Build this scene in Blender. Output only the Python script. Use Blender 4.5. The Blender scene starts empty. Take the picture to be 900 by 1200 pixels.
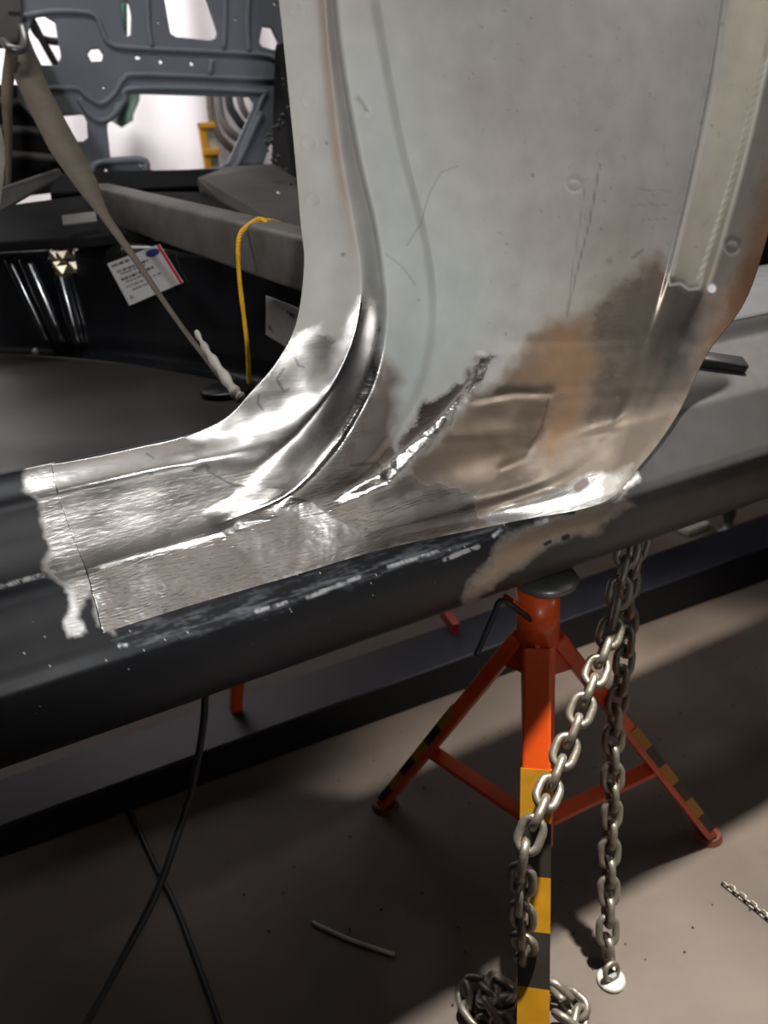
import bpy, bmesh, math, random
import numpy as np
from mathutils import Vector, Matrix
random.seed(3)
C = bpy.context.scene.collection
# ---------------------------------------------------------------- camera
CZ = 1.0                                   # camera height above the workshop floor
F = 900.0
ax = np.array([1990., -560., 900.]); ax /= np.linalg.norm(ax)
dn = np.array([175., 2070., 900.]); dn -= ax * (dn @ ax); dn /= np.linalg.norm(dn)
az = -dn; ay = np.cross(az, ax)
B = np.array([ax, ay, az])                 # world basis rows, in camera (right, down, forward)
cam_d = bpy.data.cameras.new('camera'); cam = bpy.data.objects.new('camera', cam_d); C.objects.link(cam)
cam_d.sensor_fit = 'VERTICAL'; cam_d.sensor_height = 36; cam_d.lens = 27; cam_d.clip_start = 0.02
M = Matrix.Identity(4)
for r in range(3):
    M[r][0] = B[r][0]; M[r][1] = -B[r][1]; M[r][2] = -B[r][2]
M[2][3] = CZ
cam.matrix_world = M
cam_d.dof.use_dof = True; cam_d.dof.focus_distance = 0.74; cam_d.dof.aperture_fstop = 5.6
bpy.context.scene.camera = cam
# ---------------------------------------------------------------- world, lights, exposure
sc = bpy.context.scene
sc.view_settings.view_transform = 'Standard'; sc.view_settings.look = 'None'
sc.view_settings.exposure = 0.0; sc.view_settings.gamma = 1.0; sc.view_settings.use_curve_mapping = False
w = bpy.data.worlds.new('workshop_air'); sc.world = w; w.use_nodes = True
w.node_tree.nodes['Background'].inputs[0].default_value = (0.75, 0.8, 0.85, 1)
w.node_tree.nodes['Background'].inputs[1].default_value = 0.05

def area(name, loc, to, sx, sy, power, col=(1, 1, 1), spread=180):
    d = bpy.data.lights.new(name, 'AREA'); d.shape = 'RECTANGLE'; d.size = sx; d.size_y = sy
    d.energy = power; d.color = col; d.spread = math.radians(spread)
    o = bpy.data.objects.new(name, d); C.objects.link(o); o.location = loc
    o.rotation_euler = (Vector(to) - Vector(loc)).to_track_quat('-Z', 'Y').to_euler()
    return o
def spot(name, loc, to, power, ang, blend, size, col=(1, 1, 1)):
    d = bpy.data.lights.new(name, 'SPOT'); d.energy = power; d.spot_size = math.radians(ang); d.spot_blend = blend
    d.shadow_soft_size = size; d.color = col
    o = bpy.data.objects.new(name, d); C.objects.link(o); o.location = loc
    o.rotation_euler = (Vector(to) - Vector(loc)).to_track_quat('-Z', 'Y').to_euler()
    return o
area('far_panel_fill', (-0.5, 1.25, 2.8), (-0.5, 1.35, 0), 2.2, 0.15, 18, (1, 0.98, 0.96), 130)  # area light added above the cabin to brighten the far panel
area('ceiling_tube_light_front', (2.3, 0.42, 2.85), (2.0, 0.42, 0), 2.2, 0.12, 9, (1, 0.97, 0.92), 130)
area('front_wall_fill', (0.6, -1.9, 2.8), (0.6, -2.4, 1.2), 2.6, 0.15, 14, (1, 0.98, 0.95), 110)  # added light on the wall behind the camera, for reflections in the steel
spot('front_fill_spot', (-0.28, -0.95, 0.86), (0.32, 0.66, 1.10), 64, 44, 0.5, 0.05, (0.97, 0.98, 1))  # unseen lamp placed to glint on the flange, cone kept off the floor
spot('ridge_glint_spot', (0.50, -0.40, 2.35), (0.24, 0.66, 0.82), 34, 16, 0.6, 0.05, (0.96, 0.98, 1))  # unseen narrow lamp added for the bright line along the sill ridge
spot('side_glint_spot', (1.80, -0.62, 1.15), (0.52, 0.6, 0.80), 6, 40, 0.9, 0.10, (1, 0.98, 0.94))  # unseen lamp added at right to make the bottom flange shine
spot('ceiling_spotlight', (1.20, 0.585, 2.85), (0.92, 0.42, 0.0), 900, 36, 0.7, 0.06, (1, 0.94, 0.86))
area('backlight_curtain_lamp', (0.2, 2.75, 2.6), (0.3, 3.4, 1.2), 1.5, 0.3, 24, (1, 0.97, 0.97), 100)

# ---------------------------------------------------------------- helpers
def ray(px, py):
    r = np.array([px - 450., py - 600., F]) / F
    return B @ r
def PY(px, py, y):
    r = ray(px, py); p = r * (y / r[1]); return Vector((p[0], p[1], p[2] + CZ))
def PZ(px, py, z):
    r = ray(px, py); p = r * ((z - CZ) / r[2]); return Vector((p[0], p[1], p[2] + CZ))
def srgb(r, g, b):
    f = lambda c: (c / 255 / 12.92) if c / 255 <= 0.04045 else ((c / 255 + 0.055) / 1.055) ** 2.4
    return (f(r), f(g), f(b), 1.0)

def mat(name, col, rough=0.5, metal=0.0, noise=0.0, nscale=20, bump=0.0, bscale=60, spec=0.5, col2=None, coat=0.0, rvar=0.0):
    m = bpy.data.materials.new(name); m.use_nodes = True; nt = m.node_tree; N = nt.nodes; L = nt.links
    b = N['Principled BSDF']; b.inputs['Base Color'].default_value = col; b.inputs['Roughness'].default_value = rough
    b.inputs['Metallic'].default_value = metal; b.inputs['Specular IOR Level'].default_value = spec
    b.inputs['Coat Weight'].default_value = coat; b.inputs['Coat Roughness'].default_value = 0.08
    tc = N.new('ShaderNodeTexCoord')
    if noise > 0 or col2:
        n = N.new('ShaderNodeTexNoise'); n.inputs['Scale'].default_value = nscale; n.inputs['Detail'].default_value = 6
        L.new(tc.outputs['Object'], n.inputs['Vector'])
        cr = N.new('ShaderNodeValToRGB'); cr.color_ramp.elements[0].position = 0.35; cr.color_ramp.elements[1].position = 0.68
        c2 = col2 or tuple(min(1, c * (1 - noise)) for c in col[:3]) + (1,)
        cr.color_ramp.elements[0].color = c2; cr.color_ramp.elements[1].color = col
        L.new(n.outputs['Fac'], cr.inputs[0]); L.new(cr.outputs[0], b.inputs['Base Color'])
        if rvar:
            mr = N.new('ShaderNodeMapRange'); mr.inputs[3].default_value = rough - rvar; mr.inputs[4].default_value = rough + rvar
            L.new(n.outputs['Fac'], mr.inputs[0]); L.new(mr.outputs[0], b.inputs['Roughness'])
    if bump > 0:
        n2 = N.new('ShaderNodeTexNoise'); n2.inputs['Scale'].default_value = bscale; n2.inputs['Detail'].default_value = 4
        L.new(tc.outputs['Object'], n2.inputs['Vector'])
        bp = N.new('ShaderNodeBump'); bp.inputs['Strength'].default_value = bump; bp.inputs['Distance'].default_value = 0.002
        L.new(n2.outputs['Fac'], bp.inputs['Height']); L.new(bp.outputs[0], b.inputs['Normal'])
    return m

def painted_metal(name, bump_scale=1.0):
    """colour, bareness and roughness of every spot of the sheet come from its colour attributes"""
    m = bpy.data.materials.new(name); m.use_nodes = True; nt = m.node_tree; N = nt.nodes; L = nt.links
    b = N['Principled BSDF']; b.inputs['Specular IOR Level'].default_value = 0.32
    a = N.new('ShaderNodeVertexColor'); a.layer_name = 'tint'
    s = N.new('ShaderNodeVertexColor'); s.layer_name = 'surf'
    sp = N.new('ShaderNodeSeparateColor'); L.new(s.outputs['Color'], sp.inputs[0])
    tc = N.new('ShaderNodeTexCoord')
    n = N.new('ShaderNodeTexNoise'); n.inputs['Scale'].default_value = 40; n.inputs['Detail'].default_value = 8
    L.new(tc.outputs['Object'], n.inputs['Vector'])
    mx = N.new('ShaderNodeMix'); mx.data_type = 'RGBA'; mx.blend_type = 'MULTIPLY'; mx.inputs[0].default_value = 1
    mr = N.new('ShaderNodeMapRange'); mr.inputs[1].default_value = 0.3; mr.inputs[2].default_value = 0.7
    mr.inputs[3].default_value = 0.90; mr.inputs[4].default_value = 1.04
    L.new(n.outputs['Fac'], mr.inputs[0]); L.new(a.outputs['Color'], mx.inputs[6]); L.new(mr.outputs[0], mx.inputs[7])
    L.new(mx.outputs[2], b.inputs['Base Color'])
    L.new(sp.outputs[0], b.inputs['Metallic'])
    n3 = N.new('ShaderNodeTexNoise'); n3.inputs['Scale'].default_value = 28; n3.inputs['Detail'].default_value = 3
    L.new(tc.outputs['Object'], n3.inputs['Vector'])
    ma = N.new('ShaderNodeMath'); ma.operation = 'MULTIPLY_ADD'; ma.inputs[1].default_value = 0.18; ma.inputs[2].default_value = -0.09
    L.new(n3.outputs['Fac'], ma.inputs[0])
    ad = N.new('ShaderNodeMath'); ad.operation = 'ADD'; ad.use_clamp = True
    L.new(sp.outputs[1], ad.inputs[0]); L.new(ma.outputs[0], ad.inputs[1]); L.new(ad.outputs[0], b.inputs['Roughness'])
    # hammered waviness and brushed grinding marks on the bare steel
    n1 = N.new('ShaderNodeTexNoise'); n1.inputs['Scale'].default_value = 24; n1.inputs['Detail'].default_value = 3
    L.new(tc.outputs['Object'], n1.inputs['Vector'])
    mp = N.new('ShaderNodeMapping'); mp.inputs['Scale'].default_value = (90, 90, 620); mp.inputs['Rotation'].default_value = (0.2, 0.25, 0)
    L.new(tc.outputs['Object'], mp.inputs[0])
    n2 = N.new('ShaderNodeTexNoise'); n2.inputs['Scale'].default_value = 1.0; n2.inputs['Detail'].default_value = 2; n2.inputs['Distortion'].default_value = 0.4
    L.new(mp.outputs[0], n2.inputs['Vector'])
    b1 = N.new('ShaderNodeBump'); b1.inputs['Distance'].default_value = 0.004
    s1 = N.new('ShaderNodeMath'); s1.operation = 'MULTIPLY'; s1.inputs[1].default_value = 0.28 * bump_scale; L.new(sp.outputs[2], s1.inputs[0])
    L.new(s1.outputs[0], b1.inputs['Strength']); L.new(n1.outputs['Fac'], b1.inputs['Height'])
    b2 = N.new('ShaderNodeBump'); b2.inputs['Distance'].default_value = 0.0006
    s2 = N.new('ShaderNodeMath'); s2.operation = 'MULTIPLY'; s2.inputs[1].default_value = 0.35 * bump_scale; L.new(sp.outputs[2], s2.inputs[0])
    L.new(s2.outputs[0], b2.inputs['Strength']); L.new(n2.outputs['Fac'], b2.inputs['Height']); L.new(b1.outputs[0], b2.inputs['Normal'])
    L.new(b2.outputs[0], b.inputs['Normal'])
    return m

def link(name, me, m=None, parent=None, smooth=True, **props):
    o = bpy.data.objects.new(name, me); C.objects.link(o)
    if m: me.materials.append(m)
    if smooth:
        for p in me.polygons: p.use_smooth = True
    if parent: o.parent = parent
    for k, v in props.items(): o[k] = v
    return o
def obj(name, bm, m, parent=None, smooth=True, **props):
    me = bpy.data.meshes.new(name); bmesh.ops.recalc_face_normals(bm, faces=bm.faces); bm.to_mesh(me); bm.free()
    return link(name, me, m, parent, smooth, **props)
def thing(name, label, cat, loc=(0, 0, 0), group=None):
    o = bpy.data.objects.new(name, None); C.objects.link(o); o.location = loc; o['label'] = label; o['category'] = cat
    o.empty_display_size = 0.05
    if group: o['group'] = group
    bpy.context.view_layer.update()
    return o
def tag(o, label, cat, group=None):
    o['label'] = label; o['category'] = cat
    if group: o['group'] = group
    return o
def keep(o, parent):                       # mesh built in world coordinates, parent sits elsewhere
    o.parent = parent; o.matrix_parent_inverse = Matrix.Translation(-Vector(parent.location)); return o

def box(bm, c, s, rot=None):
    v = [Vector((x * s[0] / 2, y * s[1] / 2, z * s[2] / 2)) for x in (-1, 1) for y in (-1, 1) for z in (-1, 1)]
    if rot: v = [rot @ p for p in v]
    v = [bm.verts.new(p + Vector(c)) for p in v]
    for f in ((0, 1, 3, 2), (4, 6, 7, 5), (0, 4, 5, 1), (2, 3, 7, 6), (0, 2, 6, 4), (1, 5, 7, 3)):
        bm.faces.new([v[i] for i in f])
    return v
def frames(pts):
    T = []
    for i in range(len(pts)):
        a = pts[max(0, i - 1)]; b = pts[min(len(pts) - 1, i + 1)]; T.append((b - a).normalized())
    up = Vector((0, 0, 1)) if abs(T[0].z) < 0.9 else Vector((1, 0, 0))
    n = (up - T[0] * up.dot(T[0])).normalized(); out = []
    for t in T:
        n = (n - t * n.dot(t)).normalized(); out.append((t, n, t.cross(n)))
    return out
def tube(bm, pts, r, seg=10, closed=False, sy=1.0, caps=True):
    pts = [Vector(p) for p in pts]; rings = []
    if closed:
        fr = frames(pts + [pts[0]]); fr = fr[:-1]
        fr[0] = ((pts[1] - pts[-1]).normalized(), fr[0][1], fr[0][2])
    else: fr = frames(pts)
    for i, p in enumerate(pts):
        rr = r[i] if isinstance(r, (list, tuple)) else r
        t, n, b = fr[i]
        rings.append([bm.verts.new(p + n * math.cos(2 * math.pi * k / seg) * rr + b * math.sin(2 * math.pi * k / seg) * rr * sy) for k in range(seg)])
    m = len(rings)
    for i in range(m if closed else m - 1):
        A, Bq = rings[i], rings[(i + 1) % m]
        for k in range(seg): bm.faces.new((A[k], A[(k + 1) % seg], Bq[(k + 1) % seg], Bq[k]))
    if not closed and caps:
        bm.faces.new(rings[0][::-1]); bm.faces.new(rings[-1])
def beam(bm, a, b, wd, ht, up=Vector((0, 0, 1))):
    a, b = Vector(a), Vector(b); t = (b - a).normalized(); s = t.cross(up).normalized(); u = s.cross(t)
    v = []
    for p in (a, b):
        for x, y in ((-1, -1), (1, -1), (1, 1), (-1, 1)): v.append(bm.verts.new(p + s * x * wd / 2 + u * y * ht / 2))
    for f in ((0, 1, 2, 3), (7, 6, 5, 4), (0, 4, 5, 1), (1, 5, 6, 2), (2, 6, 7, 3), (3, 7, 4, 0)): bm.faces.new([v[i] for i in f])
    return v
def bev(bm, w_, seg=2):
    bmesh.ops.bevel(bm, geom=bm.edges[:], offset=w_, segments=seg, affect='EDGES', profile=0.5)
def crm(P, n):                             # Catmull-Rom through a list of Vectors
    P = [Vector(p) for p in P]; out = []
    Q = [P[0] * 2 - P[1]] + P + [P[-1] * 2 - P[-2]]
    for i in range(len(P) - 1):
        for k in range(n):
            t = k / n; a, b, c, d = Q[i:i + 4]
            out.append(0.5 * ((2 * b) + (c - a) * t + (2 * a - 5 * b + 4 * c - d) * t * t + (-a + 3 * b - 3 * c + d) * t ** 3))
    out.append(P[-1]); return out

# ---- colour-field helpers (numpy, all in the sheet's own layout)
def vnoise(x, y, s, seed=0):
    o = 0
    rs = np.random.RandomState(seed)
    for k in range(5):
        a, b_, c_, d_ = rs.rand(4) * 6.28
        f = s * 1.9 ** k
        o = o + (np.sin(x * f * np.cos(a) + y * f * np.sin(a) + b_ + 1.3 * np.sin(y * f * .7 + c_)) *
                 np.sin(-x * f * np.sin(a) + y * f * np.cos(a) + d_)) / 1.5 ** k
    return o / 1.8
def segdist(x, y, pts, closed=False):
    d = np.full(x.shape, 1e9); P = list(pts) + ([pts[0]] if closed else [])
    for (ax_, ay_), (bx, by) in zip(P[:-1], P[1:]):
        dx, dy = bx - ax_, by - ay_; t = np.clip(((x - ax_) * dx + (y - ay_) * dy) / (dx * dx + dy * dy + 1e-9), 0, 1)
        d = np.minimum(d, np.hypot(x - ax_ - t * dx, y - ay_ - t * dy))
    return d
def inside(x, y, pts):
    c = np.zeros(x.shape, bool); P = list(pts); j = len(P) - 1
    for i in range(len(P)):
        xi, yi = P[i]; xj, yj = P[j]
        c ^= ((yi > y) != (yj > y)) & (x < (xj - xi) * (y - yi) / (yj - yi + 1e-9) + xi); j = i
    return c
def pmask(x, y, pts, soft=4, wob=0, ws=0.05, seed=1):
    xx = x + wob * vnoise(x, y, ws, seed); yy = y + wob * vnoise(x, y, ws, seed + 9)
    d = segdist(xx, yy, pts, True); d = np.where(inside(xx, yy, pts), d, -d)
    return np.clip(d / soft * 0.5 + 0.5, 0, 1)
def lmask(x, y, pts, wd, soft=1.0):
    return np.clip((wd + soft - segdist(x, y, pts)) / soft, 0, 1)
def over(col, m, c): return col * (1 - m[..., None]) + np.array(c[:3]) * m[..., None]
def overs(v, m, c): return v * (1 - m) + c * m
def project(V):
    q = (V - np.array([0, 0, CZ])) @ B
    return 450 + F * q[..., 0] / q[..., 2], 600 + F * q[..., 1] / q[..., 2]

def grid_mesh(name, V, tint=None, surf=None):
    n, m_, _ = V.shape; me = bpy.data.meshes.new(name)
    idx = np.arange(n * m_).reshape(n, m_)
    q = np.stack([idx[:-1, :-1], idx[1:, :-1], idx[1:, 1:], idx[:-1, 1:]], -1).reshape(-1)
    nf = (n - 1) * (m_ - 1)
    me.vertices.add(n * m_); me.vertices.foreach_set('co', V.reshape(-1).astype(np.float32))
    me.loops.add(nf * 4); me.loops.foreach_set('vertex_index', q.astype(np.int32))
    me.polygons.add(nf); me.polygons.foreach_set('loop_start', (np.arange(nf) * 4).astype(np.int32))
    me.polygons.foreach_set('loop_total', np.full(nf, 4, np.int32)); me.polygons.foreach_set('use_smooth', np.ones(nf, bool))
    me.update(calc_edges=True)
    for nm, arr in (('tint', tint), ('surf', surf)):
        if arr is None: continue
        at = me.color_attributes.new(nm, 'FLOAT_COLOR', 'POINT')
        a4 = np.ones((n * m_, 4), np.float32); a4[:, :3] = arr.reshape(-1, 3); at.data.foreach_set('color', a4.reshape(-1))
    return me
def pchip(xs, Yv, xq):                     # monotone cubic, Yv (n, ...)
    xs = np.asarray(xs, float); Yv = np.asarray(Yv, float); h = np.diff(xs); hh = h.reshape(-1, *[1] * (Yv.ndim - 1))
    dl = np.diff(Yv, axis=0) / hh; d = np.zeros_like(Yv)
    w1 = 2 * hh[1:] + hh[:-1]; w2 = hh[1:] + 2 * hh[:-1]
    with np.errstate(divide='ignore', invalid='ignore'):
        g = (w1 + w2) / (w1 / dl[:-1] + w2 / dl[1:])
    d[1:-1] = np.where(dl[:-1] * dl[1:] > 0, g, 0); d[0] = dl[0]; d[-1] = dl[-1]
    i = np.clip(np.searchsorted(xs, xq, side='right') - 1, 0, len(xs) - 2)
    t = ((xq - xs[i]) / h[i]).reshape(-1, *[1] * (Yv.ndim - 1)); H = hh[i]
    return ((2 * t ** 3 - 3 * t ** 2 + 1) * Yv[i] + (t ** 3 - 2 * t ** 2 + t) * H * d[i] + (-2 * t ** 3 + 3 * t ** 2) * Yv[i + 1] + (t ** 3 - t ** 2) * H * d[i + 1])
def catm(xs, Yv, xq):
    xs = np.asarray(xs, float); Yv = np.asarray(Yv, float); h = np.diff(xs); sh = [-1] + [1] * (Yv.ndim - 1)
    hh = h.reshape(sh); dl = np.diff(Yv, axis=0) / hh; d = np.zeros_like(Yv)
    d[1:-1] = (dl[:-1] * hh[1:] + dl[1:] * hh[:-1]) / (hh[1:] + hh[:-1]); d[0] = dl[0]; d[-1] = dl[-1]
    i = np.clip(np.searchsorted(xs, xq, side='right') - 1, 0, len(xs) - 2)
    t = ((xq - xs[i]) / h[i]).reshape(sh); H = hh[i]
    return ((2 * t ** 3 - 3 * t ** 2 + 1) * Yv[i] + (t ** 3 - 2 * t ** 2 + t) * H * d[i] + (-2 * t ** 3 + 3 * t ** 2) * Yv[i + 1] + (t ** 3 - t ** 2) * H * d[i + 1])

# ---------------------------------------------------------------- materials
M_concrete = mat('concrete', srgb(92, 81, 72), 0.6, noise=0.3, nscale=3.5, bump=0.25, bscale=45, col2=srgb(68, 58, 51), rvar=0.1)
M_wall = mat('whitewash', srgb(196, 190, 184), 0.8, noise=0.08, nscale=2)
M_sheet = mat('white_sheet', srgb(232, 226, 228), 0.8, noise=0.05, nscale=3, bump=0.1, bscale=4)
M_dark_wall = mat('dark_wall', srgb(92, 90, 88), 0.8, noise=0.3, nscale=2)
M_ceiling = mat('ceiling_paint', srgb(190, 188, 184), 0.9)
M_metal = painted_metal('sheet_metal')
M_black = mat('black_body_paint', (0.010, 0.011, 0.014, 1), 0.22, noise=0.5, nscale=9, coat=0.5, rvar=0.10)
M_matt = mat('matt_black', (0.012, 0.012, 0.013, 1), 0.7, noise=0.4, nscale=12, spec=0.15)
M_floorpan = mat('dusty_black_floor', (0.020, 0.019, 0.018, 1), 0.42, nscale=5, col2=(0.035, 0.031, 0.028, 1), rvar=0.12, bump=0.25, bscale=6)
M_far = mat('grey_blue_primer', srgb(116, 121, 130), 0.5, noise=0.12, nscale=12)
M_far2 = mat('grey_primer_dusty', srgb(84, 82, 80), 0.6, noise=0.3, nscale=12)
M_beam = mat('dull_steel', srgb(120, 116, 112), 0.5, 0.35, noise=0.35, nscale=18, bump=0.2, bscale=90)
M_strap = mat('beige_webbing', srgb(92, 82, 70), 0.85, noise=0.25, nscale=25, bump=0.5, bscale=300)
M_tape = mat('pale_rag', srgb(176, 172, 160), 0.85, noise=0.3, nscale=40, bump=0.6, bscale=90)
M_rope = mat('yellow_rope', srgb(236, 178, 18), 0.55, noise=0.2, nscale=60)
M_label = mat('label_paper', srgb(214, 212, 210), 0.5)
M_ink = mat('label_ink', srgb(92, 92, 96), 0.6)
M_blue = mat('label_blue', srgb(46, 60, 120), 0.5)
M_red = mat('label_red', srgb(214, 36, 56), 0.5)
M_orange = mat('orange_enamel', srgb(226, 84, 22), 0.38, noise=0.22, nscale=22, coat=0.2)
M_foot = mat('rusty_foot', srgb(104, 62, 44), 0.6, noise=0.3, nscale=40)
M_yellow = mat('tape_yellow', srgb(182, 130, 20), 0.5, noise=0.2, nscale=40)
M_tblack = mat('tape_black', srgb(46, 42, 38), 0.5, noise=0.2, nscale=40)
M_chain = mat('zinc_chain', srgb(158, 152, 140), 0.42, 0.7, noise=0.35, nscale=80, bump=0.3, bscale=200)
M_zinc = mat('bright_zinc', srgb(232, 232, 226), 0.25, 0.5)
M_rail = mat('rail_paint', (0.009, 0.010, 0.015, 1), 0.42, spec=0.3, noise=0.3, nscale=8)
M_cable = mat('black_cable', (0.02, 0.022, 0.026, 1), 0.45)
M_rubber = mat('black_rubber', (0.008, 0.008, 0.009, 1), 0.35)
M_grey = mat('grey_fitting', srgb(120, 120, 118), 0.4, 0.7)
M_green = mat('green_cloth', srgb(60, 84, 74), 0.85, noise=0.3)
M_teal = mat('teal_plastic', srgb(120, 176, 164), 0.5)
M_glimmer = mat('glimmer_metal', srgb(220, 205, 180), 0.15, 0.95)

# ---------------------------------------------------------------- the workshop
def plane(name, pts, m, **props):
    bm = bmesh.new(); bm.faces.new([bm.verts.new(p) for p in pts]); me = bpy.data.meshes.new(name); bm.to_mesh(me); bm.free()
    return link(name, me, m, None, False, kind='structure', **props)
def slab(name, lo, hi, m):
    bm = bmesh.new(); lo, hi = Vector(lo), Vector(hi); box(bm, (lo + hi) / 2, hi - lo)
    return obj(name, bm, m, None, False, kind='structure')
slab('floor', (-3, -2.5, -0.1), (5, 4.1, 0.0), M_concrete)
slab('wall_back', (-3, 4.0, 0.0), (5, 4.1, 3.0), M_wall)
slab('wall_front', (-3, -2.5, 0.0), (5, -2.4, 3.0), M_wall)
slab('wall_left', (-3, -2.4, 0.0), (-2.9, 4.0, 3.0), M_dark_wall)
slab('wall_right', (4.9, -2.4, 0.0), (5, 4.0, 3.0), M_dark_wall)
slab('ceiling', (-3, -2.5, 3.0), (5, 4.1, 3.1), M_ceiling)

# ================================================================ the car body
Y0 = 0.627
car = thing('car_body_shell', 'stripped car body with a bare steel pillar patch welded onto its black sill', 'car body', (0.45, 0.63, 0.57))

# ---- rocker sill: one pressed profile swept along the car
prof = [(.735, -.45), (.722, -.330), (.7085, -.2115), (.7065, -.2070), (.7045, -.2110), (.6985, -.2300), (.690, -.2370), (.665, -.2540), (.634, -.2745), (.6270, -.2805),
        (.6220, -.2900), (.6120, -.3120), (.6020, -.3330), (.5970, -.3440), (.5945, -.3530), (.5950, -.3660), (.5990, -.3850), (.6080, -.4100), (.622, -.4320), (.640, -.4460),
        (.656, -.4535), (.680, -.4590), (.72, -.4600)]
pp = np.array(prof); L_ = np.concatenate([[0], np.cumsum(np.hypot(*np.diff(pp, axis=0).T))])
sq = np.linspace(0, L_[-1], 400); pr = pchip(L_, pp, sq)
xs = np.concatenate([np.linspace(-0.75, -0.15, 40)[:-1], np.linspace(-0.15, 0.75, 820)[:-1], np.linspace(0.75, 2.1, 120)])
V = np.zeros((len(xs), len(sq), 3)); V[..., 0] = xs[:, None]; V[..., 1] = pr[None, :, 0]; V[..., 2] = pr[None, :, 1] + CZ
px, py = project(V)
S = np.broadcast_to(sq, px.shape)
black = (0.010, 0.011, 0.013); primer = srgb(60, 61, 64)[:3]; bare = (0.62, 0.60, 0.57); brown = (0.44, 0.38, 0.32)
tint = np.zeros(px.shape + (3,)) + np.array(black); met = np.zeros(px.shape); rgh = np.full(px.shape, 0.38); bmp = np.full(px.shape, 0.03)
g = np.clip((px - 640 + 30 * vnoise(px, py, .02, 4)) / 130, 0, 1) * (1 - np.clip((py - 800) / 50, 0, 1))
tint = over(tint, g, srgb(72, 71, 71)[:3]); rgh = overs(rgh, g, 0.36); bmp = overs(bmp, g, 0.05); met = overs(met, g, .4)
under = np.clip((S - 0.0) * 0, 0, 1)
def lay(m, c, me_, ro, bu):
    global tint, met, rgh, bmp
    tint = over(tint, m, c); met = overs(met, m, me_); rgh = overs(rgh, m, ro); bmp = overs(bmp, m, bu)
lay(pmask(px, py, [(28, 548), (60, 544), (110, 665), (135, 742), (118, 735), (106, 690), (96, 700), (92, 720), (84, 715), (78, 690), (54, 672), (62, 640), (50, 610), (44, 585), (30, 575)], 5, 6, .05), bare, 1, .24, 1)
lay(pmask(px, py, [(78, 690), (88, 690), (92, 722), (100, 738), (94, 746), (80, 742), (76, 728), (82, 716)], 3, 3, .1, 5), (.8, .8, .78), 0.8, .3, .5)
lay(pmask(px, py, [(640, 612), (712, 590), (735, 592), (690, 620), (640, 640), (590, 672), (545, 702), (548, 690), (575, 660), (585, 640), (600, 622)], 7, 6, .06), brown, .9, .34, .4)
lay(pmask(px, py, [(705, 575), (745, 556), (748, 562), (716, 588), (704, 590)], 4, 4, .1), bare, 1, .25, .6)
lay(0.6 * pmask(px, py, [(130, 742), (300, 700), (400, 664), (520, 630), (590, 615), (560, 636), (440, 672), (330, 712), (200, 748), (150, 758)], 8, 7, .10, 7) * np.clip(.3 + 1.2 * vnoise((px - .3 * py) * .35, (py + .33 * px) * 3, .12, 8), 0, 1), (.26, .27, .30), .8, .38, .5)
lay(lmask(px, py, [(0, 688), (60, 672), (95, 662)], 1.2, 2.5) * np.clip(.4 + vnoise(px, py, .25, 3), 0, 1), (.5, .5, .5), .6, .3, .3)
for i, (a, b_) in enumerate([((360, 700), (420, 676)), ((455, 664), (512, 646)), ((520, 655), (560, 640)), ((300, 716), (335, 706)), ((578, 628), (586, 622)), ((628, 614), (640, 610)), ((140, 757), (150, 755))]):
    lay(lmask(px, py, [a, b_], 1.3, 1.6) * np.clip(.6 + vnoise(px, py, .2, 20 + i), 0, 1), (.75, .76, .76), .7, .3, .3)
spk = (np.random.RandomState(5).rand(*px.shape) > .9985) * np.clip(1 - abs(py - (796 - .33 * px)) / 60, 0, 1) * (px < 600)
lay(np.clip(spk * 1.5, 0, 1), (.6, .6, .6), .3, .4, 0)
lay(lmask(px, py, [(660, 630), (664, 628)], 2.5, 1.5), (.02, .02, .02), 0, .6, 0)
lay(lmask(px, py, [(638, 637), (644, 634)], 1.6, 1.2), (.02, .02, .02), 0, .6, 0)
lay(lmask(px, py, [(666, 600), (670, 600)], 3, 1.2), (.02, .02, .02), 0, .6, 0)
V[..., 1] += 0.0003 * vnoise(px, py, .007, 11)
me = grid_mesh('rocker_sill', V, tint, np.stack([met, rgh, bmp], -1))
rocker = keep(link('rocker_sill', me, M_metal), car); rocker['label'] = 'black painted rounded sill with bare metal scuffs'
sm = rocker.modifiers.new('thickness', 'SOLIDIFY'); sm.thickness = 0.0012; sm.offset = -1

# ---- ledge behind and to the right of the pillar, sloping up to the rear
V = np.zeros((60, 24, 3)); xs = np.linspace(0.60, 2.1, 60); ts = np.linspace(0, 1, 24)
yy = .7045 + .17 * ts; zz = -.209 + .030 * ts + .015 * np.sin(ts * 3.14)
V[..., 0] = xs[:, None]; V[..., 1] = yy; V[..., 2] = zz + CZ
tint = np.zeros((60, 24, 3)) + np.array(primer); sf = np.zeros((60, 24, 3)); sf[..., 1] = .42
ledge = keep(link('sill_ledge', grid_mesh('sill_ledge', V, tint, sf), M_metal), car)
ledge['label'] = 'grey primed ledge right of the pillar'
sm = ledge.modifiers.new('thickness', 'SOLIDIFY'); sm.thickness = 0.0015; sm.offset = 1

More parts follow.
